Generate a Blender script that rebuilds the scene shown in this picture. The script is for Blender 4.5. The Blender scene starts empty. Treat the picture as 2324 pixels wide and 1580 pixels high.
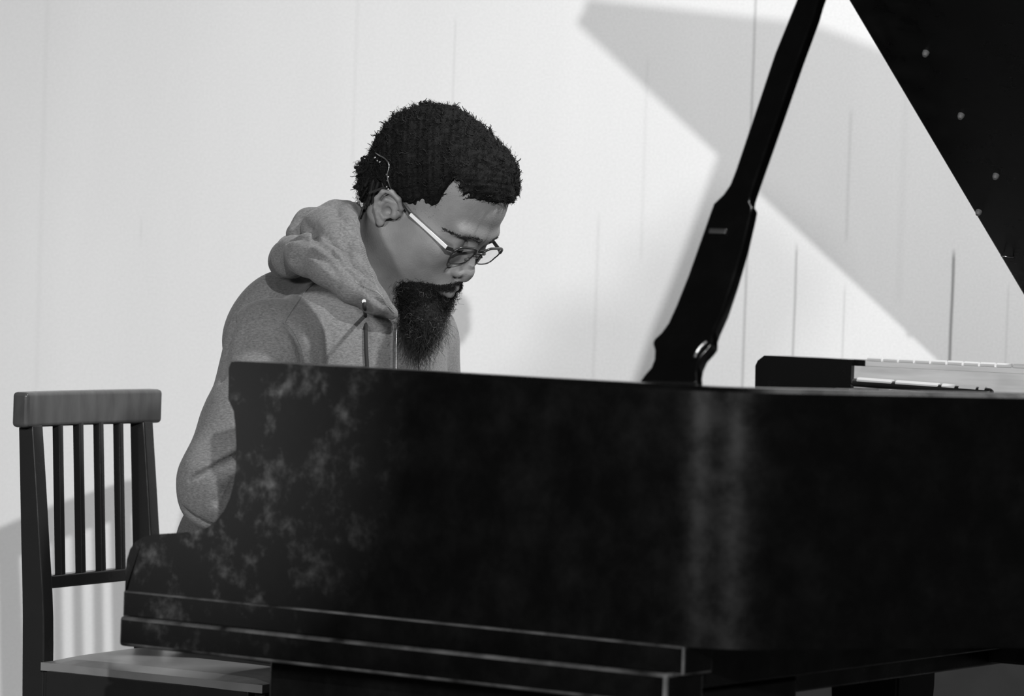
import bpy, bmesh, math, random
import numpy as np
from mathutils import Vector, Matrix
S = bpy.context.scene
COL = S.collection
rnd = random.Random(5)

# ------------------------------------------------------------ camera, world, lights, exposure
FPX = 8715.0; IW, IH = 2324, 1580
TILT = math.radians(1.25); ROLL = .034
CAM = np.array([0, 0, 1.145])
FW = np.array([0, math.cos(TILT), -math.sin(TILT)])
_r0 = np.array([1., 0, 0]); _u0 = np.cross(_r0, FW)
CR = _r0*math.cos(ROLL) + _u0*math.sin(ROLL)
CU = _u0*math.cos(ROLL) - _r0*math.sin(ROLL)
def ray(x, y): return (FW*FPX + CR*(x-IW/2) - CU*(y-IH/2))/FPX
def at(x, y, Y):
    d = ray(x, y); return CAM + d*(Y/d[1])
cd = bpy.data.cameras.new('camera'); cam = bpy.data.objects.new('camera', cd); COL.objects.link(cam)
cam.matrix_world = Matrix(((CR[0], CU[0], -FW[0], CAM[0]), (CR[1], CU[1], -FW[1], CAM[1]), (CR[2], CU[2], -FW[2], CAM[2]), (0, 0, 0, 1)))
cd.sensor_width = 36; cd.sensor_fit = 'HORIZONTAL'; cd.lens = FPX/IW*36
cd.clip_end = 60
cd.dof.use_dof = True; cd.dof.focus_distance = 5.95; cd.dof.aperture_fstop = 5.0
S.camera = cam

w = bpy.data.worlds.new('dark_room'); S.world = w; w.use_nodes = True
w.node_tree.nodes['Background'].inputs[0].default_value = (.5, .5, .5, 1)
w.node_tree.nodes['Background'].inputs[1].default_value = .07

def spot(name, loc, target, power, size_deg, radius, blend=.6):
    l = bpy.data.lights.new(name, 'SPOT'); l.energy = power; l.spot_size = math.radians(size_deg)
    l.spot_blend = blend; l.shadow_soft_size = radius
    o = bpy.data.objects.new(name, l); COL.objects.link(o); o.location = loc
    o.rotation_euler = (Vector(target)-Vector(loc)).to_track_quat('-Z', 'Y').to_euler()
    return o
spot('front_stage_light', (.79, -3.98, 3.5), (-.2, 6.4, .95), 2150, 29, .06, 1)
spot('overhead_stage_light', (2.4, 4.7, 4.5), (.55, 6.7, .55), 930, 58, .14, 1)
spot('side_stage_light', (-3.2, .6, 2.1), (.2, 6.6, 1.2), 480, 60, .38)

vs = S.view_settings
S.display_settings.display_device = 'sRGB'
vs.view_transform = 'Standard'; vs.look = 'None'; vs.exposure = 0.0; vs.gamma = 1.0; vs.use_curve_mapping = False

# ------------------------------------------------------------ helpers
PHI = math.radians(35)
D = np.array([math.cos(PHI), -math.sin(PHI), 0])   # along the piano, away from the keyboard
P = np.array([math.sin(PHI), math.cos(PHI), 0])    # across the piano, away from the camera
Z = np.array([0, 0, 1.])
O = at(540, 820, 5.31); O[2] = 0
def pp(t, q, z): return O + D*t + P*q + Z*z

def tag(o, label=None, cat=None, group=None, kind=None):
    if label: o['label'] = label
    if cat: o['category'] = cat
    if group: o['group'] = group
    if kind: o['kind'] = kind
    return o
def empty(name, loc, label, cat):
    o = bpy.data.objects.new(name, None); COL.objects.link(o); o.location = Vector([float(v) for v in loc])
    o.empty_display_size = .1
    return tag(o, label, cat)
def link(name, verts, faces, mat, parent=None, smooth=False, bevel=0, seg=2, auto=None):
    me = bpy.data.meshes.new(name)
    vv = np.asarray(verts, dtype=float)
    if parent is not None:
        vv = vv - np.array(world_loc(parent))
    me.from_pydata([tuple(v) for v in vv], [], [tuple(int(i) for i in f) for f in faces])
    me.validate(); me.update()
    bm = bmesh.new(); bm.from_mesh(me); bmesh.ops.recalc_face_normals(bm, faces=bm.faces); bm.to_mesh(me); bm.free()
    me.materials.append(mat)
    o = bpy.data.objects.new(name, me); COL.objects.link(o)
    if parent is not None: o.parent = parent
    if smooth: me.polygons.foreach_set('use_smooth', [True]*len(me.polygons))
    if bevel:
        b = o.modifiers.new('bevel', 'BEVEL'); b.width = bevel; b.segments = seg; b.limit_method = 'ANGLE'; b.angle_limit = math.radians(40)
        me.polygons.foreach_set('use_smooth', [True]*len(me.polygons))
        wn = o.modifiers.new('wn', 'WEIGHTED_NORMAL'); wn.keep_sharp = True
    return o
def world_loc(o):
    l = Vector((0, 0, 0))
    while o is not None:
        l = l + o.location; o = o.parent
    return l
class MB:
    def __init__(s): s.v = []; s.f = []
    def add(s, v, f):
        n = len(s.v); s.v += [tuple(float(c) for c in p) for p in v]; s.f += [tuple(i+n for i in q) for q in f]; return s
    def prism(s, poly, ext):      # poly: list of 3d points, ext: vector
        n = len(poly); a = [np.array(p) for p in poly]; b = [p+ext for p in a]
        f = [tuple(range(n)), tuple(range(2*n-1, n-1, -1))] + [(i, (i+1) % n, n+(i+1) % n, n+i) for i in range(n)]
        return s.add(a+b, f)
    def box(s, o, a, b, c):       # corner and three edge vectors
        return s.prism([o, o+a, o+a+b, o+b], c)
    def tube(s, pts, r, n=8, cap=True):
        pts = [np.array(p, float) for p in pts]; m = len(pts)
        rr = r if hasattr(r, '__len__') else [r]*m
        V = []; ref = None
        for i, p in enumerate(pts):
            d = pts[min(i+1, m-1)]-pts[max(i-1, 0)]; d = d/(np.linalg.norm(d)+1e-12)
            if ref is None:
                ref = np.cross(d, [0.3, .2, 1.]);
                if np.linalg.norm(ref) < 1e-3: ref = np.cross(d, [1., 0, 0])
            ref = ref - d*(ref@d); ref /= np.linalg.norm(ref)+1e-12
            b = np.cross(d, ref)
            for k in range(n):
                a = 2*math.pi*k/n; V.append(p+(ref*math.cos(a)+b*math.sin(a))*rr[i])
        F = [(i*n+k, i*n+(k+1) % n, (i+1)*n+(k+1) % n, (i+1)*n+k) for i in range(m-1) for k in range(n)]
        if cap: F += [tuple(range(n-1, -1, -1)), tuple((m-1)*n+k for k in range(n))]
        return s.add(V, F)
    def build(s, name, mat, parent=None, **k): return link(name, s.v, s.f, mat, parent, **k)
def smooth_path(pts, n=6):
    pts = [np.array(p, float) for p in pts]; out = []
    for i in range(len(pts)-1):
        p0 = pts[max(i-1, 0)]; p1 = pts[i]; p2 = pts[i+1]; p3 = pts[min(i+2, len(pts)-1)]
        for k in range(n):
            t = k/n
            out.append(.5*((2*p1)+(-p0+p2)*t+(2*p0-5*p1+4*p2-p3)*t*t+(-p0+3*p1-3*p2+p3)*t**3))
    out.append(pts[-1]); return out

# ------------------------------------------------------------ materials
def mat(name, col, rough=.5, spec=.5, coat=0, bump=0, bscale=50, var=0, vscale=20, metal=0, detail=4, stretch=None, sss=0, sheen=0):
    m = bpy.data.materials.new(name); m.use_nodes = True; nt = m.node_tree; b = nt.nodes['Principled BSDF']
    b.inputs['Base Color'].default_value = (col, col, col, 1); b.inputs['Roughness'].default_value = rough
    b.inputs['Specular IOR Level'].default_value = spec; b.inputs['Metallic'].default_value = metal
    b.inputs['Coat Weight'].default_value = coat; b.inputs['Coat Roughness'].default_value = .08
    if sheen: b.inputs['Sheen Weight'].default_value = sheen
    tc = nt.nodes.new('ShaderNodeTexCoord'); mp = nt.nodes.new('ShaderNodeMapping')
    nt.links.new(tc.outputs['Object'], mp.inputs[0])
    if stretch: mp.inputs['Scale'].default_value = stretch
    if var:
        n = nt.nodes.new('ShaderNodeTexNoise'); n.inputs['Scale'].default_value = vscale; n.inputs['Detail'].default_value = detail
        r = nt.nodes.new('ShaderNodeMapRange'); r.inputs[1].default_value = .3; r.inputs[2].default_value = .7
        r.inputs[3].default_value = col*(1-var); r.inputs[4].default_value = col*(1+var)
        nt.links.new(mp.outputs[0], n.inputs['Vector']); nt.links.new(n.outputs['Fac'], r.inputs[0]); nt.links.new(r.outputs[0], b.inputs['Base Color'])
    if bump:
        n = nt.nodes.new('ShaderNodeTexNoise'); n.inputs['Scale'].default_value = bscale; n.inputs['Detail'].default_value = 5
        bp = nt.nodes.new('ShaderNodeBump'); bp.inputs['Strength'].default_value = bump; bp.inputs['Distance'].default_value = .002
        nt.links.new(mp.outputs[0], n.inputs['Vector']); nt.links.new(n.outputs['Fac'], bp.inputs['Height']); nt.links.new(bp.outputs[0], b.inputs['Normal'])
    return m
def N(nt, t, **k):
    n = nt.nodes.new(t)
    for a, v in k.items(): setattr(n, a, v)
    return n
def math_node(nt, op, a, b=None, c=None):
    n = N(nt, 'ShaderNodeMath', operation=op)
    for i, v in enumerate((a, b, c)):
        if v is None: continue
        if isinstance(v, (int, float)): n.inputs[i].default_value = v
        else: nt.links.new(v, n.inputs[i])
    return n.outputs[0]

def lacquer(name, base=.008, rough=.22, wear=0., wearcol=.16, origin=None, reach=.25, sx=1):
    """black piano lacquer; scuffs gather near `origin` when wear>0"""
    m = mat(name, base, rough, .3); nt = m.node_tree; b = nt.nodes['Principled BSDF']
    geo = N(nt, 'ShaderNodeNewGeometry')
    n1 = N(nt, 'ShaderNodeTexNoise'); n1.inputs['Scale'].default_value = 16; n1.inputs['Detail'].default_value = 6; n1.inputs['Roughness'].default_value = .65
    n2 = N(nt, 'ShaderNodeTexNoise'); n2.inputs['Scale'].default_value = 60; n2.inputs['Detail'].default_value = 8
    nt.links.new(geo.outputs['Position'], n1.inputs['Vector']); nt.links.new(geo.outputs['Position'], n2.inputs['Vector'])
    r = N(nt, 'ShaderNodeMapRange'); r.inputs[1].default_value = .35; r.inputs[2].default_value = .7; r.inputs[3].default_value = rough*.8; r.inputs[4].default_value = rough*1.5
    nt.links.new(n1.outputs['Fac'], r.inputs[0]); nt.links.new(r.outputs[0], b.inputs['Roughness'])
    if wear:
        d = N(nt, 'ShaderNodeVectorMath', operation='DISTANCE'); nt.links.new(geo.outputs['Position'], d.inputs[0]); d.inputs[1].default_value = tuple(origin)
        near = N(nt, 'ShaderNodeMapRange'); near.inputs[1].default_value = reach; near.inputs[2].default_value = reach*.2; near.inputs[3].default_value = 0; near.inputs[4].default_value = 1
        nt.links.new(d.outputs['Value'], near.inputs[0])
        a = N(nt, 'ShaderNodeMapRange'); a.inputs[1].default_value = .5; a.inputs[2].default_value = .75
        nt.links.new(n1.outputs['Fac'], a.inputs[0])
        c = N(nt, 'ShaderNodeMapRange'); c.inputs[1].default_value = .4; c.inputs[2].default_value = .7
        nt.links.new(n2.outputs['Fac'], c.inputs[0])
        f = math_node(nt, 'MULTIPLY', a.outputs[0], c.outputs[0]); f = math_node(nt, 'MULTIPLY_ADD', f, wear, .12*wear); f = math_node(nt, 'MULTIPLY', f, near.outputs[0])
        mx = N(nt, 'ShaderNodeMix', data_type='RGBA'); nt.links.new(f, mx.inputs['Factor'])
        mx.inputs['A'].default_value = (base, base, base, 1); mx.inputs['B'].default_value = (wearcol, wearcol, wearcol, 1)
        nt.links.new(mx.outputs['Result'], b.inputs['Base Color'])
    return m

M = {}
M['lacquer'] = lacquer('black_lacquer', base=.0018)
M['lacquer_worn'] = lacquer('worn_black_lacquer', base=.0018, rough=.26, wear=.95, wearcol=.3, origin=pp(-.10, 0, .92), reach=.40)
M['lid'] = lacquer('black_lid_lacquer', base=.002, rough=.3)
M['black_wood'] = lacquer('black_painted_wood', base=.003, rough=.3)
M['veneer'] = mat('pale_veneer', .6, .4, .5, var=.15, vscale=8, stretch=(1, 1, 12))
M['soundboard'] = mat('soundboard_wood', .3, .4, .5, var=.2, vscale=6)
M['plate'] = mat('iron_plate', .25, .4, metal=.6, var=.1)
M['nickel'] = mat('worn_nickel', .75, .4, .6, metal=.3)
M['metal'] = mat('bright_metal', .8, .22, metal=1)
M['dull_metal'] = mat('dull_metal', .35, .35, metal=1)
M['ivory'] = mat('ivory_keys', .7, .25)
M['ebony'] = mat('ebony_keys', .01, .3)
M['felt'] = mat('dark_felt', .03, .9)
M['rubber'] = mat('pale_rubber', .12, .3)

# painted board wall with fine cracks
def wall_mat():
    m = bpy.data.materials.new('painted_board_wall'); m.use_nodes = True; nt = m.node_tree; b = nt.nodes['Principled BSDF']
    b.inputs['Roughness'].default_value = .75; b.inputs['Specular IOR Level'].default_value = .15
    tc = N(nt, 'ShaderNodeTexCoord'); sp = N(nt, 'ShaderNodeSeparateXYZ'); nt.links.new(tc.outputs['Object'], sp.inputs[0])
    n1 = N(nt, 'ShaderNodeTexNoise'); n1.inputs['Scale'].default_value = 3.; n1.inputs['Detail'].default_value = 6
    mp = N(nt, 'ShaderNodeMapping'); mp.inputs['Scale'].default_value = (2.2, 2.2, .5); nt.links.new(tc.outputs['Object'], mp.inputs[0]); nt.links.new(mp.outputs[0], n1.inputs['Vector'])
    r = N(nt, 'ShaderNodeMapRange'); r.inputs[1].default_value = .25; r.inputs[2].default_value = .75; r.inputs[3].default_value = .73; r.inputs[4].default_value = .77
    nt.links.new(n1.outputs['Fac'], r.inputs[0]); val = r.outputs[0]
    fine = N(nt, 'ShaderNodeTexNoise'); fine.inputs['Scale'].default_value = 260; fine.inputs['Detail'].default_value = 2; nt.links.new(tc.outputs['Object'], fine.inputs['Vector'])
    fr = N(nt, 'ShaderNodeMapRange'); fr.inputs[1].default_value = .3; fr.inputs[2].default_value = .7; fr.inputs[3].default_value = .955; fr.inputs[4].default_value = 1.045
    nt.links.new(fine.outputs['Fac'], fr.inputs[0]); val = math_node(nt, 'MULTIPLY', val, fr.outputs[0])
    wob = N(nt, 'ShaderNodeTexNoise'); wob.inputs['Scale'].default_value = 4; nt.links.new(tc.outputs['Object'], wob.inputs['Vector'])
    wx = math_node(nt, 'MULTIPLY_ADD', wob.outputs['Fac'], .004, -.002)
    xx = math_node(nt, 'ADD', sp.outputs['X'], wx)
    for (x, wd, z0, z1, s) in CRACKS:
        d = math_node(nt, 'ABSOLUTE', math_node(nt, 'SUBTRACT', xx, x))
        k = N(nt, 'ShaderNodeMapRange', interpolation_type='SMOOTHSTEP'); k.inputs[1].default_value = 0; k.inputs[2].default_value = wd; k.inputs[3].default_value = s; k.inputs[4].default_value = 0
        nt.links.new(d, k.inputs[0])
        a = N(nt, 'ShaderNodeMapRange'); a.inputs[1].default_value = z0; a.inputs[2].default_value = z0+.02; nt.links.new(sp.outputs['Z'], a.inputs[0])
        c = N(nt, 'ShaderNodeMapRange'); c.inputs[1].default_value = z1; c.inputs[2].default_value = z1-.02; nt.links.new(sp.outputs['Z'], c.inputs[0])
        f = math_node(nt, 'MULTIPLY', k.outputs[0], math_node(nt, 'MULTIPLY', a.outputs[0], c.outputs[0]))
        val = math_node(nt, 'MULTIPLY', val, math_node(nt, 'SUBTRACT', 1.0, f))
    nt.links.new(val, b.inputs['Base Color'])
    bp = N(nt, 'ShaderNodeBump'); bp.inputs['Strength'].default_value = .12; bp.inputs['Distance'].default_value = .004
    nt.links.new(n1.outputs['Fac'], bp.inputs['Height']); nt.links.new(bp.outputs[0], b.inputs['Normal'])
    return m
WALL_Y, WALL_K = 6.98, -.20          # wall plane: y = WALL_Y + WALL_K*x
def on_wall(px, py):
    d = ray(px, py); s = WALL_Y/(d[1]-WALL_K*d[0]); return CAM+d*s
wa = math.atan(WALL_K); wx_ = np.array([math.cos(wa), math.sin(wa), 0]); worg = np.array([0, WALL_Y, 0])
CRACKS = []
for (px, y0, y1, wd, s) in [(1700, -400, 1580, .005, .28), (1803, 548, 1580, .0045, .32), (2159, 562, 1580, .005, .62), (1926, 240, 560, .006, .12), (1914, 640, 1580, .004, .16),
                            (2284, 640, 1580, .004, .12), (1027, 30, 480, .004, .10), (805, -300, 400, .006, .05), (320, 485, 560, .004, .07), (1352, 480, 900, .006, .08), (2050, 60, 700, .012, .04), (1462, 120, 600, .006, .06), (95, -100, 900, .008, .04)]:
    a = on_wall(px, max(y0, -200)); b_ = on_wall(px, y1)
    pm = on_wall(px, (max(y0, 0)+min(y1, 860))/2)
    CRACKS.append((float((pm-worg)@wx_), wd, float(b_[2]) if y1 < 1500 else -1., float(a[2]) if y0 > 0 else 9., s))
M['wall'] = wall_mat()

# ------------------------------------------------------------ setting
def struct(name, mb, m, **k): o = mb.build(name, m, **k); o['kind'] = 'structure'; return o
wn_ = np.array([-wx_[1], wx_[0], 0])
wall = bpy.data.objects.new('wall_back', bpy.data.meshes.new('wall_back')); COL.objects.link(wall)
wall.location = tuple(worg); wall.rotation_euler = (0, 0, wa); wall['kind'] = 'structure'
wall.data.from_pydata([(x, y, z) for y in (0, .12) for x, z in ((-5, 0), (6, 0), (6, 4.4), (-5, 4.4))], [], [(0, 1, 2, 3), (7, 6, 5, 4), (0, 4, 5, 1), (1, 5, 6, 2), (2, 6, 7, 3), (3, 7, 4, 0)])
wall.data.materials.append(M['wall'])
M['floor'] = mat('stage_floor', .09, .55, .3, var=.25, vscale=3, stretch=(1, 14, 1), bump=.1)
struct('floor', MB().box(np.array([-5, -5.5, -.1]), np.array([11, 0, 0]), np.array([0, 14., 0]), np.array([0, 0, .1])), M['floor'])
bb = MB().box(worg-wx_*5-wn_*.015+Z*.0, wx_*11, wn_*.015, Z*.12); struct('baseboard_back', bb, M['black_wood'])

M['added_panel_grey'] = mat('added_panel_grey', .07, .6, var=.1)
gb = MB().box(np.array([.30, 6.66, 0]), wx_*1.8, wn_*.035, Z*.62).build('added_low_panel', M['added_panel_grey'], bevel=.004)  # added panel, darkens the background that shows under the piano case
tag(gb, 'low dull grey panel added behind the piano to darken the view below its case', 'panel')
# ------------------------------------------------------------ grand piano
piano = empty('grand_piano', pp(.6, .69, 0), 'worn black grand piano with its lid propped open, its scuffed treble side towards the viewer', 'piano')
ZT, ZB, KB = .998, .665, .59; QW = 1.468
def px_side(x, y):            # a point of the near side plane -> (t, z)
    d = ray(x, y); s = ((O-CAM)@P)/(d@P); g = CAM+d*s; return float((g-O)@D), float(g[2])
prof_px = [(541, 819), (525, 821), (519, 835), (518, 905), (524, 920), (530, 932), (534, 965), (536, 1010), (535, 1060), (531, 1095), (522, 1130), (508, 1160), (490, 1183), (468, 1199), (440, 1207), (400, 1210),
           (350, 1213), (325, 1219), (307, 1230), (295, 1247), (288, 1270), (285, 1300), (283, 1362)]
prof = [px_side(*p) for p in prof_px]
tl = prof[-1][0]
M['edge'] = mat('worn_lit_black_edge', .055, .5, var=.9, vscale=26, detail=8)  # worn edges, with the light caught by the bevels painted into the grey
def worn_lit_edges(o):
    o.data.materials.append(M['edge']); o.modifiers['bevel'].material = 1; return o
def cheek(q0, thick, m, name, ZT=ZT):
    # outer profile (t,z) extruded across
    poly = [(.17, ZB), (.17, ZT)] + [(t, ZT if i == 0 else min(z, ZT)) for i, (t, z) in enumerate(prof)] + [(tl, ZB)]
    return MB().prism([pp(t, q0, z) for t, z in poly], P*thick).build(name, m, piano, bevel=.006, seg=3)
worn_lit_edges(cheek(0, .07, M['lacquer_worn'], 'cheek'))
cheek(QW-.07, .07, M['lacquer'], 'cheek', ZT+.008)

# plan outline of treble side
def outline():
    pts = [(.17, 0.)]; t, q = .715, 0.; pts.append((t, q)); h = 0.; ds = .02; s = 0.
    while q < QW-.36 and s < 3:
        if s < .13: h = math.radians(58)*(s/.13)
        elif s < .42: h = math.radians(58)
        elif s < 1.15: h = math.radians(58-38*(s-.42)/.73)
        elif s < 1.5: h = math.radians(20)
        else: h += .075
        t += ds*math.cos(h); q += ds*math.sin(h); s += ds; pts.append((t, q))
        if math.degrees(h) > 95: break
    return pts
OUT = outline()
tend = max(p[0] for p in OUT); q_end = OUT[-1][1]
OUT2 = OUT+[(tend-.01, q_end+.05)]+[(tend-.04, QW-.02), (tend-.08, QW)]
def offset(path, d):
    r = []
    for i, (t, q) in enumerate(path):
        a = path[max(i-1, 0)]; b = path[min(i+1, len(path)-1)]
        dx, dy = b[0]-a[0], b[1]-a[1]; l = math.hypot(dx, dy); r.append((t-dy/l*d, q+dx/l*d))
    return r
rim_path = OUT2+[(1.2, QW), (.17, QW)]
inn = offset(OUT2, .065); inn[0] = (.17, .065)
inn = [p for p in inn]+[(1.2, QW-.06), (.17, QW-.06)]
# rim: outer skin black with bevelled top; inner veneer lining is a part of its own
mb = MB(); n = len(rim_path); mid = offset(OUT2, .045); mid[0] = (.17, .045); mid = mid+[(1.2, QW-.045), (.17, QW-.045)]
prof_r = [(0, ZB), (0, ZT-.006), (.006/.045, ZT), (1, ZT), (1, ZB)]
V = []
for i in range(n):
    o_, m_ = rim_path[i], mid[i]
    for f, z in prof_r: V.append(pp(o_[0]+(m_[0]-o_[0])*f, o_[1]+(m_[1]-o_[1])*f, z))
F = [(i*5+k, i*5+(k+1) % 5, (i+1)*5+(k+1) % 5, (i+1)*5+k) for i in range(n-1) for k in range(5)]
F += [tuple(range(5)), tuple((n-1)*5+k for k in range(5))]
mb.add(V, F); rim = mb.build('rim', M['lacquer_worn'], piano)
for pgn in rim.data.polygons: pgn.use_smooth = False
# smooth only along the sweep
me = rim.data; me.polygons.foreach_set('use_smooth', [True]*len(me.polygons))
es = rim.modifiers.new('edge_split', 'EDGE_SPLIT'); es.split_angle = math.radians(30)
mb = MB(); V = []
for i in range(n):
    m_, k_ = mid[i], inn[i]
    for (t, q), z in ((m_, ZB), (m_, ZT-.002), (k_, ZT-.002), (k_, ZB)): V.append(pp(t+.0, q, z))
F = [(i*4+k, i*4+(k+1) % 4, (i+1)*4+(k+1) % 4, (i+1)*4+k) for i in range(n-1) for k in range(4)]+[(0, 1, 2, 3), tuple((n-1)*4+k for k in range(4))]
lining = mb.add(V, F).build('inner_rim', M['veneer'], piano); lining['label'] = 'pale veneered inner rim lining'
# soundboard + plate + strings
poly = [pp(t, q, .86) for t, q in inn]
MB().prism(poly, Z*.01).build('soundboard', M['soundboard'], piano)
pl = offset(OUT2, .11); pl[0] = (.2, .11); plt = [pp(t, q, .905) for t, q in pl]+[pp(1.2, QW-.10, .905), pp(.2, QW-.10, .905)]
MB().prism(plt, Z*.012).build('iron_plate', M['plate'], piano)
mb = MB()
for i in range(86):
    q = .13+i*(1.12/85); t1 = None
    for (a, b) in zip(pl, pl[1:]):
        if (a[1]-q)*(b[1]-q) <= 0 and b[1] > a[1]: t1 = a[0]+(b[0]-a[0])*(q-a[1])/(b[1]-a[1])-.06
    if t1 is None or t1 < .5: t1 = max(.5, (pl[-1][0]-.1))
    mb.tube([pp(.3, q, .935), pp(t1, q, .93)], .0009, 4)
st = mb.build('strings', M['metal'], piano); st['kind'] = 'stuff'
MB().box(pp(.16, .07, .80), D*.16, P*(QW-.14), Z*.12).build('pin_block', M['black_wood'], piano, bevel=.004)
# key bed and its protruding moulding
MB().box(pp(tl+.005, .01, KB+.01), D*(.70-tl), P*(QW-.02), Z*(ZB-KB-.008)).build('key_bed', M['black_wood'], piano, bevel=.003)
ms = lambda t0, t1, q, z0, z1, wq: MB().box(pp(t0, q, z0), D*(t1-t0), P*wq, Z*(z1-z0))
tm0 = px_side(276, 1396)[0]; tm1 = px_side(1510, 1520)[0]
o = ms(tm0+.020, tm1+.02, -.028, KB, .632, .09).build('side_moulding', M['lacquer_worn'], piano, bevel=.005, seg=3); worn_lit_edges(o)
ms(tl, tm1+.03, -.004, .628, ZB+.001, .07).build('side_band', M['lacquer_worn'], piano, bevel=.003)
worn_lit_edges(bpy.data.objects['side_band'])
ms(tl, .17, QW-.07, KB, ZB, .07).build('side_band', M['lacquer'], piano, bevel=.003)
# key slip, keys, fallboard
MB().box(pp(tl+.012, .07, ZB-.005), D*.022, P*(QW-.14), Z*.06).build('key_slip', M['lacquer'], piano, bevel=.004)
mb = MB(); kt = tl+.04
for i in range(52): mb.box(pp(kt, .077+i*1.226/52, .70), D*.15, P*(1.226/52-.001), Z*.035)
mb.build('white_keys', M['ivory'], piano, bevel=.001)
mb = MB()
for i in range(51):
    if (i+5) % 7 in (2, 6): continue
    mb.box(pp(kt+.05, .077+(i+1)*1.226/52-.005, .735), D*.10, P*.010, Z*.012)
mb.build('black_keys', M['ebony'], piano, bevel=.001)
MB().prism([pp(-.022, .07, .72), pp(-.04, .07, .80), pp(.02, .07, .93), pp(.15, .07, .935), pp(.15, .07, .72)], P*(QW-.14)).build('fallboard', M['lacquer'], piano, bevel=.004)
MB().box(pp(.165, QW-.06, ZT-.002), D*.025, P*.06, Z*.010).build('hinge_batten', M['lacquer'], piano, bevel=.001)
MB().box(pp(.19, QW-.06, ZT-.002), D*1.5, P*.06, Z*.010).build('hinge_batten', M['veneer'], piano, bevel=.001)
# hinge along the spine rim: plate with knuckles
hg = MB().box(pp(.195, QW-.055, ZT+.008), D*1.5, P*.03, Z*.002)
k = .195
while k < 1.66:
    L = .030; hg.tube([pp(k, QW-.058, ZT+.010), pp(k+L-.004, QW-.058, ZT+.010)], .0042, 8); k += L
hg.build('lid_hinge', M['nickel'], piano)['label'] = 'bright metal hinge strip'
# dark rod lying along the spine inside the rim, with metal bands
a = at(1985, 852, 5.98); b = at(2262, 862, 5.80)
a = pp(.195, QW-.11, .970); b = pp(.47, QW-.14, .966)
rodo = MB().tube([a, a+(b-a)*.02, a+(b-a)*.98, b], [.004, .0068, .0075, .005], 12).build('inner_rod', M['ebony'], piano, smooth=True)
dr = (b-a)
mb = MB()
for f0, f1 in ((.05, .3), (.33, .63), (.66, .75), (.78, .9), (.92, .96)):
    mb.tube([a+dr*f0+Z*.0035-P*.001, a+dr*f1+Z*.0035-P*.001], .0058, 8)
mb.build('rod_band', M['nickel'], rodo)
MB().box(pp(.19, QW-.16, .92), D*.03, P*.1, Z*.041).build('rod_bracket', M['ebony'], piano, bevel=.003)
MB().box(pp(.45, QW-.17, .918), D*.03, P*.11, Z*.039).build('rod_bracket', M['ebony'], piano, bevel=.003)
# legs
def leg(t, q, name='leg', sc_=1.):
    mb = MB(); prof_l = [(0, .075), (.02, .082), (.05, .06), (.12, .052), (.2, .066), (.26, .086), (.30, .088), (.34, .07), (.40, .095), (.47, .1), (KB-.012, .1)]
    z0 = .055; V = []; Fc = []
    for z, r in prof_l:
        r = r*sc_
        zz = z0+z*(KB+.008-z0)/(KB-.012)
        for s in ((-1, -1), (1, -1), (1, 1), (-1, 1)): V.append(pp(t+s[0]*r, q+s[1]*r, zz))
    m = len(prof_l)
    Fc = [(i*4+k, i*4+(k+1) % 4, (i+1)*4+(k+1) % 4, (i+1)*4+k) for i in range(m-1) for k in range(4)]+[(3, 2, 1, 0), tuple((m-1)*4+k for k in range(4))]
    lg = mb.add(V, Fc).build(name, M['black_wood'], piano, bevel=.006)
    c = MB(); c.tube([pp(t-.012, q, .03), pp(t+.012, q, .03)], .03, 16).build('caster', M['dull_metal'], lg)
    MB().tube([pp(t, q, .03), pp(t, q, .075)], .014, 10).build('caster_stem', M['dull_metal'], lg)
    return lg
leg(.30, .22); G_ = at(2003, 1560, 6.1); leg(float((G_-O)@D), float((G_-O)@P), sc_=.62); leg(tend-.25, 1.1)
# pedal lyre
lyre = MB().box(pp(.02, .60, .14), D*.05, P*.03, Z*(KB-.13)).box(pp(.02, .76, .14), D*.05, P*.03, Z*(KB-.13)).box(pp(-.02, .54, .08), D*.14, P*.31, Z*.07).box(pp(0, .56, KB-.03), D*.12, P*.27, Z*.04).build('pedal_lyre', M['black_wood'], piano, bevel=.005)
for q in (.61, .69, .77): MB().prism([pp(-.14, q-.013, .07), pp(-.14, q+.013, .07), pp(0, q+.008, .10), pp(0, q-.008, .10)], Z*.008).build('pedal', M['metal'], lyre, bevel=.002)
# under beams
MB().box(pp(.03, .05, .50), D*.66, P*.334, Z*(KB-.49)).build('key_bed_frame', M['black_wood'], piano, bevel=.01)
MB().box(pp(.55, .12, KB-.02), D*.12, P*1.15, Z*(.15)).build('under_beam', M['black_wood'], piano, bevel=.004)
bA = at(2010, 1494, 5.80); bB = at(2420, 1516, 5.66); bB[2] = bA[2] = .575
MB().box(bA, bB-bA, np.array([.05, .12, 0]), Z*.14).build('under_beam', M['black_wood'], piano, bevel=.004)
MB().box(pp(.70, 1.08, .60), D*(tend-1.1), P*.10, Z*.16).build('under_beam', M['black_wood'], piano, bevel=.004)
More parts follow.
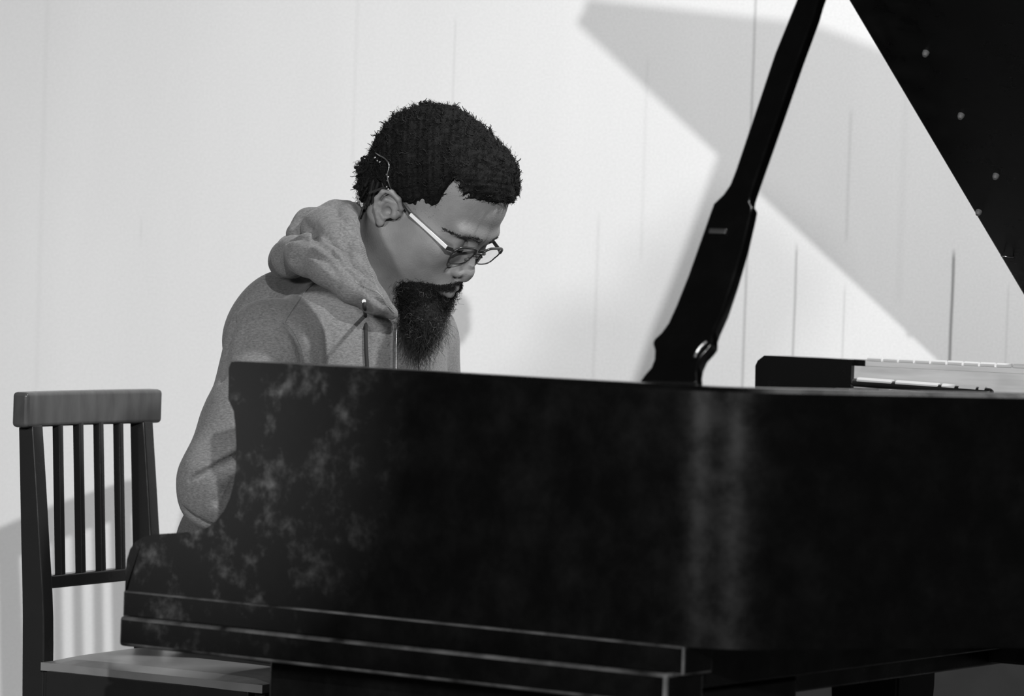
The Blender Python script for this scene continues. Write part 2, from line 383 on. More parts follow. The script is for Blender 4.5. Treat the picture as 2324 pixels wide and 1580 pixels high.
# lid
TH = math.radians(36); v_l = -P*math.cos(TH)+Z*math.sin(TH); n_l = P*math.sin(TH)+Z*math.cos(TH)
hinge0 = pp(0, QW+.005, ZT+.014)
TF = .523
def lidp(t, s, h=0): return hinge0+D*t+v_l*s+n_l*h
lid_out = [(TF, 0), (TF, QW+.02)]+[(t, QW+.02-q) for t, q in offset(OUT2, -.015) if t > TF+.05 and q < QW-.01]+[(tend-.06, 0)]
lid = MB().prism([lidp(t, s) for t, s in lid_out], n_l*.022).build('lid', M['lid'], piano, bevel=.004)
flap = MB().prism([lidp(t, s, .0245) for t, s in ((TF, .0), (TF, QW+.02), (TF+.42, QW+.02), (TF+.55, QW-.08), (TF+.57, 0))], n_l*.02).build('front_flap', M['lid'], piano, bevel=.004)
def lid_px(x, y):
    d = ray(x, y); s = ((hinge0-CAM)@n_l)/(d@n_l); return CAM+d*s
for (x, y) in ((2102, 118), (2182, 260), (2261, 397), (2222, 479)):
    c = lid_px(x, y); MB().tube([c+n_l*.004, c-n_l*.004, c-n_l*.008], [.0055, .005, .003], 14).build('lid_bumper', M['rubber'], lid, smooth=False)
c = lid_px(2286, 572)
MB().tube(smooth_path([c-D*.006, c-n_l*.012-D*.004+v_l*.006, c-n_l*.012+D*.006+v_l*.004, c+D*.006-v_l*.012]), .0012, 6).build('lid_hook', M['dull_metal'], lid)
# prop stick: silhouette measured in the leaning plane
base = pp(.725, .05, ZT-.01); v_s = -P*(-.54)+Z; v_s = v_s/np.linalg.norm(v_s)
ns = np.cross(D, v_s); ns /= np.linalg.norm(ns)
def sp_(x, y):
    d = ray(x, y); s = ((base-CAM)@ns)/(d@ns); return CAM+d*s
left = [(1958, -430), (1806, 0), (1757, 120), (1722, 225), (1690, 320), (1668, 385), (1655, 418), (1640, 440), (1618, 461), (1611, 480), (1590, 540), (1560, 625), (1532, 695), (1515, 732), (1500, 753), (1482, 770), (1480, 779), (1484, 795), (1483, 815), (1476, 833), (1462, 849), (1448, 868)]
right = [(2014, -430), (1857, 0), (1848, 32), (1812, 130), (1772, 245), (1735, 350), (1712, 415), (1702, 445), (1700, 458), (1706, 468), (1703, 485), (1685, 562), (1662, 640), (1640, 705), (1622, 745), (1616, 762), (1616, 780), (1606, 793), (1592, 808), (1583, 828), (1580, 845), (1582, 870)]
poly = [sp_(*p) for p in left]+[sp_(*p) for p in right[::-1]]
stick = MB().prism(poly, -ns*.020 if ns[1] < 0 else ns*.020).build('lid_prop', M['lacquer'], piano, bevel=.004, seg=2)
c = sp_(1630, 527)
nfront = -ns if ns[1] > 0 else ns
MB().box(c-D*.013-v_s*.003+nfront*0, D*.026, v_s*.007, nfront*.003).build('prop_plate', M['dull_metal'], stick, bevel=.001)
pa = [sp_(*p) for p in ((1604, 776), (1596, 782), (1588, 790), (1581, 801), (1577, 812))]
MB().tube([p+nfront*.0005 for p in pa], .0022, 8).build('prop_edge_trim', M['dull_metal'], stick)

# ------------------------------------------------------------ chair
CW = np.array([math.sin(math.radians(28)), math.cos(math.radians(28)), 0]); CF = np.array([CW[1], -CW[0], 0])
M['chair'] = lacquer('dark_chair_varnish', base=.022, rough=.22, wear=.0)
M['chair_rail'] = mat('brown_chair_varnish', .075, .25, .5, var=.25, vscale=14, stretch=(3, 3, 1))
M['seat'] = mat('seat_vinyl', .24, .32, .5, var=.25, vscale=9, bump=.15, bscale=60)
r0 = at(62, 932, 5.98); chair_o = at(110, 1490, 5.99); chair_o[2] = 0
chair = empty('wooden_chair', chair_o, 'dark varnished wooden chair with slatted back and vinyl seat, under the seated person', 'chair')
LW = .385; zr0 = at(62, 972, 5.98)[2]; zr1 = at(62, 891, 5.98)[2]
rb = np.array([r0[0], r0[1], 0])
def cr(wv, fv, z): return rb+CW*wv+CF*fv+Z*z
# curved top rail
mb = MB(); V = []; K = 14
for i in range(K+1):
    f = i/K; bow = -.012*math.sin(math.pi*f)
    for (fo, z) in ((0, zr0), (0, zr1), (-.030, zr1), (-.030, zr0)): V.append(cr(f*LW, fo+bow, z))
F = [(i*4+k, i*4+(k+1) % 4, (i+1)*4+(k+1) % 4, (i+1)*4+k) for i in range(K) for k in range(4)]+[(3, 2, 1, 0), tuple(K*4+k for k in range(4))]
mb.add(V, F).build('top_rail', M['chair_rail'], chair, bevel=.007, seg=3)
zs = .505
def post(wv):
    zz = [zr0+.004, (zr0+zs)/2+.02, zs+.02, .25, 0.]; ff = [-.004, .014, .030, .026, -.02]; wd = [.028, .036, .042, .036, .028]
    V = []
    sp2 = smooth_path([np.array([a, b, c]) for a, b, c in zip(zz, ff, wd)], 5)
    for z, f, d_ in sp2:
        for a, b in ((0, 0), (.028, 0), (.028, -1), (0, -1)): V.append(cr(wv+a, f+b*d_, z))
    m = len(sp2)
    F = [(i*4+k, i*4+(k+1) % 4, (i+1)*4+(k+1) % 4, (i+1)*4+k) for i in range(m-1) for k in range(4)]+[(0, 1, 2, 3), tuple((m-1)*4+k for k in range(4))]
    MB().add(V, F).build('back_post', M['chair'], chair, bevel=.003)
post(.022); post(LW-.05)
z_l0 = at(135, 1342, 6.0)[2]; z_l1 = at(135, 1312, 6.0)[2]
MB().box(cr(.04, .008, z_l0), CW*(LW-.08), -CF*.022, Z*(z_l1-z_l0)).build('lower_rail', M['chair'], chair, bevel=.003)
for i in range(4):
    wv = .022+.028+(LW-.10)*(i+1)/5-.006+.004
    MB().prism([cr(wv, -.012, zr0+.006), cr(wv+.012, -.012, zr0+.006), cr(wv+.012, .002, z_l1-.002), cr(wv, .002, z_l1-.002)], -CF*.014).build('back_slat', M['chair'], chair, bevel=.002)
# seat: slightly trapezoid, crowned
seat_t = [(.03, 0.), (.03+.40, -.02), (.45, .43), (-.03, .43)]
seat_t = [(.012, .012), (LW-.012, .012), (LW+.015, .43), (-.008, .43)]
def sc(wv, fv, z): return cr(wv, fv+.02, z)
V = []; K = 16
for j in range(K+1):
    for i in range(K+1):
        u, v_ = i/K, j/K; a = np.array(seat_t[0])*(1-u)+np.array(seat_t[1])*u; b = np.array(seat_t[3])*(1-u)+np.array(seat_t[2])*u; p = a*(1-v_)+b*v_
        e = max(0, 1-(abs(2*u-1))**5)*max(0, 1-(abs(2*v_-1))**5); V.append(sc(p[0], p[1], zs-.006+.012*e**.5))
F = [(j*(K+1)+i, j*(K+1)+i+1, (j+1)*(K+1)+i+1, (j+1)*(K+1)+i) for j in range(K) for i in range(K)]
MB().add(V, F).prism([sc(a, b, zs-.018) for a, b in seat_t], Z*.0125).build('seat', M['seat'], chair, smooth=False)
ins = [(.02, .03), (LW-.02, .03), (LW-.005, .405), (.012, .405)]
for a, b in zip(ins, ins[1:]+ins[:1]):
    pa, pb = sc(a[0], a[1], zs-.075), sc(b[0], b[1], zs-.075); d = pb-pa; nn = np.cross(d/np.linalg.norm(d), Z)*.018
    MB().box(pa, d, -nn, Z*.058).build('seat_apron', M['chair'], chair, bevel=.002)
for a in ((.012, .385), (LW-.035, .385)):
    MB().box(sc(a[0], a[1], 0), CW*.032, CF*.032, Z*(zs-.02)).build('front_leg', M['chair'], chair, bevel=.003)
for wv in (.03, LW-.045): MB().box(cr(wv, .03, .17), CF*.37, CW*.014, Z*.028).build('stretcher', M['chair'], chair, bevel=.002)
MB().box(cr(.04, .0, .24), CW*(LW-.09), CF*.014, Z*.028).build('stretcher', M['chair'], chair, bevel=.002)
# ------------------------------------------------------------ implicit surfaces
def sdf_net(f, lo, hi, h):
    lo = np.array(lo, float); hi = np.array(hi, float)
    nn = np.ceil((hi-lo)/h).astype(int)+1
    ax = [(lo[i]+np.arange(nn[i])*h).astype(np.float32) for i in range(3)]
    X, Y, Zg = np.meshgrid(*ax, indexing='ij', sparse=False)
    V = f(X, Y, Zg)
    ins = V < 0
    nc = nn-1; idx = lambda i, j, k: (i*nc[1]+j)*nc[2]+k
    tot = int(nc[0]*nc[1]*nc[2]); acc = np.zeros((tot, 3)); cnt = np.zeros(tot); quads = []
    for a in range(3):
        s0 = [slice(None)]*3; s1 = [slice(None)]*3; s0[a] = slice(0, -1); s1[a] = slice(1, None)
        cr_ = ins[tuple(s0)] != ins[tuple(s1)]
        b, c = (a+1) % 3, (a+2) % 3
        I = np.array(np.nonzero(cr_)); ok = (I[b] > 0) & (I[b] < nn[b]-1) & (I[c] > 0) & (I[c] < nn[c]-1); I = I[:, ok]
        J = I.copy(); J[a] += 1
        v0 = V[tuple(I)]; v1 = V[tuple(J)]; t = v0/(v0-v1)
        p = I.astype(float).copy(); p[a] += t
        cells = []
        for db, dc in ((-1, -1), (0, -1), (0, 0), (-1, 0)):
            K = I.copy(); K[b] += db; K[c] += dc; ci = idx(K[0], K[1], K[2]); cells.append(ci)
            for m_ in range(3): acc[:, m_] += np.bincount(ci, p[m_], tot)
            cnt += np.bincount(ci, minlength=tot)
        q = np.stack(cells, 1); fl = v0 > 0; q[fl] = q[fl][:, ::-1]; quads.append(q)
    used = np.nonzero(cnt)[0]; mp = -np.ones(tot, int); mp[used] = np.arange(len(used))
    vv = acc[used]/cnt[used][:, None]*h+lo
    return vv, mp[np.concatenate(quads)]
def v3(p): return [float(c) for c in p]
def s_ell(X, Y, Zg, c, r):
    c = v3(c); x, y, z = (X-c[0]), (Y-c[1]), (Zg-c[2])
    k0 = np.sqrt((x/r[0])**2+(y/r[1])**2+(z/r[2])**2)+1e-6; k1 = np.sqrt((x/r[0]**2)**2+(y/r[1]**2)**2+(z/r[2]**2)**2)+1e-6
    return k0*(k0-1)/k1
def s_cap(X, Y, Zg, a, b, ra, rb_=None):
    a = v3(a); b = v3(b); rb_ = ra if rb_ is None else rb_
    d = [b[i]-a[i] for i in range(3)]; L2 = sum(c*c for c in d)+1e-12
    t = np.clip(((X-a[0])*d[0]+(Y-a[1])*d[1]+(Zg-a[2])*d[2])/L2, 0, 1)
    return np.sqrt((X-a[0]-t*d[0])**2+(Y-a[1]-t*d[1])**2+(Zg-a[2]-t*d[2])**2)-(ra+(rb_-ra)*t)
def smin(a, b, k):
    h = np.maximum(k-np.abs(a-b), 0)/k; return np.minimum(a, b)-h*h*k*.25
def smax(a, b, k): return -smin(-a, -b, k)
def s_path(X, Y, Zg, pts, rr, k=.004):
    r = None
    for i in range(len(pts)-1):
        c = s_cap(X, Y, Zg, pts[i], pts[i+1], rr[i], rr[i+1]); r = c if r is None else smin(r, c, k)
    return r
def net_obj(name, vv, qq, m, parent=None, smooth_it=1):
    o = link(name, vv, qq, m, parent, smooth=True)
    return o

# ------------------------------------------------------------ person
M['skin'] = mat('skin', .25, .5, .35, var=.14, vscale=28, bump=.25, bscale=420)
M['lip'] = mat('lip_skin', .085, .38)
M['hair'] = mat('dark_hair', .008, .7, .15, bump=.8, bscale=180)
M['curl'] = mat('dark_hair_locks', .011, .6, .2)
M['beard'] = mat('dark_beard_hair', .016, .55, .4)
M['grey_hair'] = mat('grey_beard_hair', .16, .5, .5)
# heathered sweatshirt knit
def knit(name, col, var=.35):
    m = mat(name, col, .95, .1); nt = m.node_tree; b = nt.nodes['Principled BSDF']
    tc = N(nt, 'ShaderNodeTexCoord'); mp = N(nt, 'ShaderNodeMapping'); mp.inputs['Scale'].default_value = (1, 1, 2.6); nt.links.new(tc.outputs['Object'], mp.inputs[0])
    n = N(nt, 'ShaderNodeTexNoise'); n.inputs['Scale'].default_value = 210; n.inputs['Detail'].default_value = 3; n.inputs['Roughness'].default_value = .7; nt.links.new(mp.outputs[0], n.inputs['Vector'])
    n2 = N(nt, 'ShaderNodeTexNoise'); n2.inputs['Scale'].default_value = 14; n2.inputs['Detail'].default_value = 3; nt.links.new(tc.outputs['Object'], n2.inputs['Vector'])
    r = N(nt, 'ShaderNodeMapRange'); r.inputs[1].default_value = .3; r.inputs[2].default_value = .7; r.inputs[3].default_value = col*(1-var); r.inputs[4].default_value = col*(1+var)
    nt.links.new(n.outputs['Fac'], r.inputs[0]); nt.links.new(r.outputs[0], b.inputs['Base Color'])
    bp = N(nt, 'ShaderNodeBump'); bp.inputs['Strength'].default_value = .35; bp.inputs['Distance'].default_value = .006; nt.links.new(n2.outputs['Fac'], bp.inputs['Height'])
    bp2 = N(nt, 'ShaderNodeBump'); bp2.inputs['Strength'].default_value = .4; bp2.inputs['Distance'].default_value = .0015; nt.links.new(n.outputs['Fac'], bp2.inputs['Height']); nt.links.new(bp.outputs[0], bp2.inputs['Normal']); nt.links.new(bp2.outputs[0], b.inputs['Normal'])
    b.inputs['Sheen Weight'].default_value = .15; b.inputs['Sheen Roughness'].default_value = .5
    return m
M['knit'] = knit('grey_heather_knit', .18)
M['cord'] = mat('dark_cord', .02, .8)
M['trousers'] = mat('dark_trousers', .02, .85, var=.2)

PSI = math.radians(33); PIT = math.radians(39); HS = 1.06
_f = np.array([math.cos(PSI), -math.sin(PSI), 0]); HY = np.array([math.sin(PSI), math.cos(PSI), 0])
HX = _f*math.cos(PIT)-Z*math.sin(PIT); HZ = _f*math.sin(PIT)+Z*math.cos(PIT)
HC = at(893, 476, 5.92)+HY*.078*HS
HM = np.stack([HX, HY, HZ], 1)*HS
def hw(p): return HC+np.asarray(p, float)@HM.T       # head space -> world
def wh(p): return (np.asarray(p, float)-HC)@np.linalg.inv(HM).T
def hpx(px, py, y):
    """photo point on the head's sagittal slice at lateral distance y -> head space"""
    d = ray(px, py); s = (y*HS-(CAM-HC)@HY)/(d@HY); return wh(CAM+d*s)

neck_b = at(822, 735, 6.02)
def f_head(X, Y, Z_):
    A = np.abs(Y)
    E = lambda c, r: s_ell(X, A, Z_, c, r)
    Cc = lambda a, b, ra, rb_=None: s_cap(X, A, Z_, a, b, ra, rb_)
    d = s_ell(X, Y, Z_, (-.012, 0, .05), (.105, .076, .086))
    d = smin(d, s_ell(X, Y, Z_, (.042, 0, .062), (.062, .062, .062)), .03)
    d = smin(d, s_ell(X, Y, Z_, (.05, 0, -.012), (.050, .058, .07)), .03)
    d = smin(d, Cc((.100, .010, .037), (.092, .040, .038), .012, .010), .016)
    d = smin(d, E((.066, .044, -.012), (.026, .018, .020)), .03)
    d = smin(d, s_ell(X, Y, Z_, (.086, 0, -.05), (.031, .032, .030)), .022)
    d = smin(d, Cc((.002, .056, -.045), (.072, .026, -.098), .015, .016), .035)
    d = smin(d, s_ell(X, Y, Z_, (.088, 0, -.098), (.020, .026, .018)), .02)
    d = smin(d, s_ell(X, A, Z_, (.040, .032, -.032), (.046, .033, .048)), .03)
    # sockets, then eyeball under lowered lids
    d = smax(d, -s_ell(X, A, Z_, (.108, .031, .018), (.021, .019, .014)), .012)
    d = smin(d, s_ell(X, A, Z_, (.0815, .031, .017), (.0185, .0175, .0145)), .004)
    lid_ = s_cap(X, A, Z_, (.1005, .022, .0115), (.098, .040, .0105), .0022)
    d = smin(d, lid_, .004)
    d = smax(d, -s_cap(X, A, Z_, (.1035, .021, .0075), (.0985, .042, .0070), .0014), .0015)
    d = smin(d, s_cap(X, A, Z_, (.0935, .022, -.002), (.090, .038, -.004), .003), .016)
    # nose
    d = smin(d, s_cap(X, Y, Z_, (.094, 0, .022), (.1150, 0, -.013), .0080, .0092), .014)
    d = smin(d, s_ell(X, Y, Z_, (.1155, 0, -.0190), (.0122, .0105, .0115)), .008)
    d = smin(d, s_ell(X, A, Z_, (.108, .0150, -.022), (.0130, .0075, .0088)), .005)
    d = smin(d, s_cap(X, Y, Z_, (.120, 0, -.027), (.110, 0, -.034), .005, .006), .006)
    d = smax(d, -s_ell(X, A, Z_, (.112, .0085, -.0310), (.0065, .0038, .004)), .003)
    d = smax(d, -s_cap(X, A, Z_, (.107, .0225, -.014), (.098, .0255, -.030), .0025), .006)
    # lips
    d = smin(d, s_cap(X, A, Z_, (.1165, 0, -.0475), (.104, .022, -.052), .0062, .003), .006)
    d = smin(d, s_cap(X, A, Z_, (.1145, 0, -.0605), (.102, .020, -.0565), .0072, .003), .006)
    d = smax(d, -s_cap(X, A, Z_, (.1225, 0, -.0540), (.104, .024, -.0555), .0013, .001), .003)
    # temple hollow and cheek hollow
    d = smax(d, -s_ell(X, A, Z_, (.062, .088, .045), (.03, .018, .03)), .02)
    # ears
    XE = (X+.006)/.86-.006; ZE = (Z_+.003)/.86-.003
    for ss in (1,):
        P_ = [(.012, .070, .000), (.012, .077, .012), (.002, .085, .024), (-.014, .089, .026), (-.027, .091, .015), (-.030, .090, -.001), (-.024, .087, -.016), (-.012, .082, -.028)]
        e = s_path(XE, A, ZE, P_, [.003, .0036, .0042, .0044, .0044, .0042, .0038, .004], .003)
        e = smin(e, s_ell(XE, A, ZE, (-.006, .0785, -.031), (.0085, .0045, .0095)), .005)
        e = smin(e, s_ell(XE, A, ZE, (-.010, .0785, -.001), (.019, .0055, .024)), .004)
        e = smin(e, s_path(XE, A, ZE, [(-.004, .082, .012), (-.016, .0855, .008), (-.0195, .0855, -.005), (-.013, .083, -.017), (-.003, .081, -.021)], [.0028, .0034, .0036, .0034, .0034], .004), .004)
        e = smin(e, s_ell(XE, A, ZE, (.009, .076, -.006), (.006, .0065, .0075)), .004)
        e = smax(e, -s_ell(XE, A, ZE, (-.004, .0875, -.008), (.0095, .012, .0100)), .002)
        e = smax(e, -s_ell(XE, A, ZE, (-.010, .091, .0165), (.013, .006, .0036)), .002)
        d = smin(d, e, .006)
    # neck
    nb = wh(neck_b); d = smin(d, s_cap(X, Y, Z_, (-.030, 0, -.045), nb, .052, .058), .03)
    d = smin(d, s_cap(X, A, Z_, (-.03, .052, -.03), (nb[0]+.055, nb[1]+.022, nb[2]+.015), .014, .013), .025)
    d = smin(d, s_cap(X, Y, Z_, (.045, 0, -.085), (nb[0]+.055, nb[1], nb[2]+.01), .026, .03), .03)
    return d
hv, hq = sdf_net(f_head, (-.22, -.11, -.25), (.15, .11, .15), .0021)
hv_w = HC+hv@HM.T

# torso + arms + hands + legs core (one body)
pelvis = at(545, 1395, 6.17); pelvis[2] = .60
sh_r = at(622, 795, 5.92); sh_l = at(940, 765, 6.22)
el_r = at(484, 1112, 5.815); el_l = at(900, 1120, 6.25)
wr_r = pp(-.13, .36, .80); wr_l = pp(-.13, .86, .80)
TF_ = D
chest_c = (sh_r+sh_l)/2-Z*.10+D*.01
knee_r = pelvis+D*.44-P*.10; knee_r[2] = .50; knee_l = pelvis+D*.44+P*.10; knee_l[2] = .50
ank_r = knee_r-D*.02; ank_r[2] = .09; ank_l = knee_l-D*.02; ank_l[2] = .09
def torso_frame(X, Y, Z_, c, rr):   # ellipsoid whose axes follow the piano frame: D fore-aft, P sideways
    x = (X-c[0])*D[0]+(Y-c[1])*D[1]; y = (X-c[0])*P[0]+(Y-c[1])*P[1]
    return s_ell(x, y, Z_-c[2], (0, 0, 0), rr)
def hand(X, Y, Z_, wr, side):
    f = D; l = P*side           # l points to the thumb side
    pc = wr+f*.045-Z*.004
    d = s_cap(X, Y, Z_, wr, pc, .024, .026)
    d = smin(d, s_cap(X, Y, Z_, wr+f*.03+l*.018, wr+f*.075+l*.022, .016, .014), .02)
    d = smin(d, s_cap(X, Y, Z_, wr+f*.03-l*.018, wr+f*.07-l*.026, .016, .013), .02)
    for off, ln in ((.030, .070), (.010, .078), (-.010, .073), (-.029, .058)):
        a = wr+f*.078+l*off; b = a+f*ln*.45+Z*.008; c = b+f*ln*.35-Z*.018; e = c+f*ln*.18-Z*.018
        d = smin(d, s_path(X, Y, Z_, [a, b, c, e], [.0098, .0090, .0082, .0070], .003), .005)
    a = wr+f*.02+l*.026-Z*.006; b = a+f*.028+l*.026-Z*.012; c = b+f*.032+l*.006-Z*.012
    return smin(d, s_path(X, Y, Z_, [a, b, c], [.013, .0105, .008], .003), .01)
def f_body(X, Y, Z_):
    C_ = lambda a, b, ra, rb_: s_cap(X, Y, Z_, a, b, ra, rb_)
    d = torso_frame(X, Y, Z_, chest_c, (.095, .145, .16))
    d = smin(d, C_(pelvis+Z*.02, chest_c-Z*.1, .095, .09), .06)
    d = smin(d, C_(chest_c, neck_b, .06, .055), .05)
    d = smin(d, C_(pelvis-P*.05, pelvis+P*.05, .09, .09), .05)
    for s_, e_, w_ in ((sh_r, el_r, wr_r), (sh_l, el_l, wr_l)):
        d = smin(d, C_(s_, e_, .044, .032), .03); d = smin(d, C_(e_, w_, .032, .024), .01)
    for k_, a_, sd in ((knee_r, ank_r, -1), (knee_l, ank_l, 1)):
        d = smin(d, C_(pelvis+P*sd*.07-Z*.01, k_, .07, .045), .04); d = smin(d, C_(k_, a_, .045, .034), .02)
        d = smin(d, C_(a_, a_+D*.13-Z*.05, .034, .022), .02)
    d = smin(d, hand(X, Y, Z_, wr_r, 1), .012)
    d = smin(d, hand(X, Y, Z_, wr_l, -1), .012)
    return d
allp = np.array([pelvis, sh_r, sh_l, el_r, el_l, wr_r+D*.2, wr_l+D*.2, knee_r, knee_l, ank_r+D*.15, ank_l])
lo = allp.min(0)-.13; hi = allp.max(0)+.13; lo[2] = .005; hi[2] = neck_b[2]+.05
bv, bq = sdf_net(f_body, lo, hi, .0048)
person = bpy.data.objects.new('person', bpy.data.meshes.new('person')); COL.objects.link(person)
pv = np.concatenate([hv_w, bv]); pq = np.concatenate([hq, bq+len(hv_w)])
org = pelvis.copy(); org[2] = 0
person.location = tuple(float(c) for c in org)
person.data.from_pydata([tuple(v) for v in (pv-org)], [], [tuple(int(i) for i in q) for q in pq]); person.data.update()
person.data.polygons.foreach_set('use_smooth', [True]*len(person.data.polygons)); person.data.materials.append(M['skin'])
tag(person, 'bearded person in glasses and a grey hooded sweatshirt, bowed over the piano keys', 'person')

# ---- hoodie
def hz(X, Y, Z_, s, a):  # cheap smooth ripple
    return a*np.sin(X*s[0]+Y*s[1]+Z_*s[2])
def f_hoodie0(X, Y, Z_):
    C_ = lambda a, b, ra, rb_=None: s_cap(X, Y, Z_, a, b, ra, rb_)
    d = torso_frame(X, Y, Z_, chest_c+D*.015+Z*.0, (.125, .175, .21))
    back = at(648, 765, 6.12)
    d = smin(d, torso_frame(X, Y, Z_, back, (.085, .115, .105)), .07)
    d = smin(d, C_(at(640, 1120, 6.18), chest_c-Z*.06, .12, .11), .08)
    d = smin(d, C_(at(622, 1240, 6.17)-P*.05, at(622, 1240, 6.17)+P*.06, .125, .125), .05)
    d = smin(d, C_(sh_r+Z*.005, neck_b-Z*.01, .062, .075), .05)
    d = smin(d, C_(sh_l+Z*.0, neck_b+P*.03-Z*.02, .062, .07), .05)
    # sleeves
    e1 = at(560, 955, 5.84); e2 = at(490, 1088, 5.80); e3 = at(489, 1128, 5.80)
    s_ = C_(sh_r+Z*.0, e1, .078, .066); s_ = smin(s_, C_(e1, e2, .066, .053), .02)
    s_ = smin(s_, C_(e2, e3, .050, .048), .02)
    s_ = smin(s_, C_(e3, wr_r-D*.03, .050, .036), .03)
    d = smin(d, s_, .018)
    l_ = C_(sh_l, el_l, .068, .052); l_ = smin(l_, C_(el_l, wr_l-D*.03, .052, .036), .03)
    l_ = smin(l_, C_(sh_l-Z*.02, at(962, 900, 6.24), .07, .064), .02)
    d = smin(d, l_, .02)
    d = d+hz(X, Y, Z_, (23, -17, 31), .0022)+hz(X, Y, Z_, (-41, 37, 19), .0013)
    # neck opening
    d = smax(d, -C_(neck_b-Z*.05, hw((-.01, 0, -.03)), .060, .064), .012)
    return d
def on_sdf(f, x, y, dep=0.):
    d = ray(x, y); ys = np.linspace(5.55, 6.45, 900); p = CAM[:, None]+d[:, None]*(ys/d[1])
    v = f(p[0], p[1], p[2]); k = np.nonzero(v < 0)[0]
    if len(k) == 0: return None
    return CAM+d*((ys[k[0]]+dep)/d[1])
def crease(f, pts, dep=.0):
    r = [on_sdf(f, x, y, dep) for x, y in pts]; return [p for p in r if p is not None]
HC_ = [(crease(f_hoodie0, [(434, 1090), (452, 1080), (480, 1068), (505, 1056), (540, 1042)], .004), [.003, .006, .008, .010, .012], .003),
       (crease(f_hoodie0, [(498, 1138), (512, 1120), (526, 1104)], .004), [.008, .013, .014], .014),
       (crease(f_hoodie0, [(416, 1152), (432, 1168), (455, 1182), (492, 1196)], .002), [.003, .005, .006, .006], .004),
       (crease(f_hoodie0, [(650, 738), (672, 764), (686, 795), (694, 840), (696, 880)]), [.002, .005, .008, .010, .010], .010),
       (crease(f_hoodie0, [(742, 730), (748, 775), (752, 850)]), [.001, .003, .004], .016),
       (crease(f_hoodie0, [(560, 690), (530, 735), (512, 800), (505, 860)]), [.001, .003, .004, .003], .012)]
def f_hoodie(X, Y, Z_):
    d = f_hoodie0(X, Y, Z_)
    for pts, rr, k in HC_:
        if len(pts) == len(rr): d = smax(d, -s_path(X, Y, Z_, pts, rr, .002), k)
    return d
lo = np.array([min(el_r[0], pelvis[0])-.2, 5.48, .60]); hi = np.array([sh_l[0]+.14, 6.50, neck_b[2]+.10])
vv, qq = sdf_net(f_hoodie, lo, hi, .0045)
hoodie = net_obj('hoodie', vv, qq, M['knit'], person)
# ---- hood
def AT(l): return [at(*p) for p in l]
fold_out = AT([(888, 712, 5.845), (845, 683, 5.82), (798, 652, 5.80), (745, 606, 5.815), (700, 578, 5.86), (664, 583, 5.93), (652, 590, 6.02), (672, 575, 6.12), (740, 545, 6.20)])
fold_in = AT([(882, 704, 5.86), (842, 664, 5.845), (800, 608, 5.855), (765, 545, 5.88), (735, 520, 5.95), (735, 520, 6.05), (780, 520, 6.13), (850, 560, 6.17), (905, 640, 6.12), (915, 700, 5.98)])
rim_in = AT([(893, 708, 5.86), (862, 676, 5.85), (832, 628, 5.855), (808, 565, 5.86), (794, 510, 5.89), (786, 484, 5.96), (800, 482, 6.05)])
def f_hood0(X, Y, Z_):
    d = s_path(X, Y, Z_, fold_out, [.010, .017, .022, .027, .029, .028, .026, .028, .028], .02)
    e = s_path(X, Y, Z_, fold_in, [.008, .012, .017, .025, .030, .030, .030, .026, .018, .010], .02)
    d = smin(d, e, .003)
    g = s_path(X, Y, Z_, rim_in, [.006, .009, .011, .012, .014, .017, .018], .01)
    d = smin(d, g, .004)
    b = s_path(X, Y, Z_, AT([(672, 530, 5.98), (700, 510, 6.0), (760, 498, 5.97), (782, 492, 6.0)]), [.017, .021, .026, .020], .02)
    d = smin(d, b, .005)
    d = d+hz(X, Y, Z_, (61, -47, 71), .0011)
    nk = s_cap(X, Y, Z_, neck_b-Z*.03, hw((-.028, 0, -.04)), .056, .054)
    return smax(d, -nk, .006)
HK_ = [(crease(f_hood0, [(690, 503), (703, 522), (722, 548), (742, 566)]), [.002, .006, .007, .003], .006),
       (crease(f_hood0, [(742, 562), (775, 600), (812, 640), (846, 672), (872, 694)]), [.004, .005, .005, .004, .003], .005),
       (crease(f_hood0, [(655, 548), (680, 540), (712, 552)]), [.002, .004, .002], .008),
       (crease(f_hood0, [(780, 500), (775, 530), (790, 575), (818, 625), (850, 668)]), [.001, .003, .003, .003, .002], .006),
       (crease(f_hood0, [(662, 592), (700, 574), (735, 590), (768, 622)]), [.002, .003, .003, .002], .010)]
def f_hood(X, Y, Z_):
    d = f_hood0(X, Y, Z_)
    for pts, rr, k in HK_:
        if len(pts) == len(rr): d = smax(d, -s_path(X, Y, Z_, pts, rr, .002), k)
    return d
fp = np.array(fold_out+fold_in+rim_in)
vv, qq = sdf_net(f_hood, fp.min(0)-.06, fp.max(0)+.06, .0030)
hood = net_obj('hood', vv, qq, M['knit'], person)
from mathutils.bvhtree import BVHTree
R_ = np.random.default_rng(11)
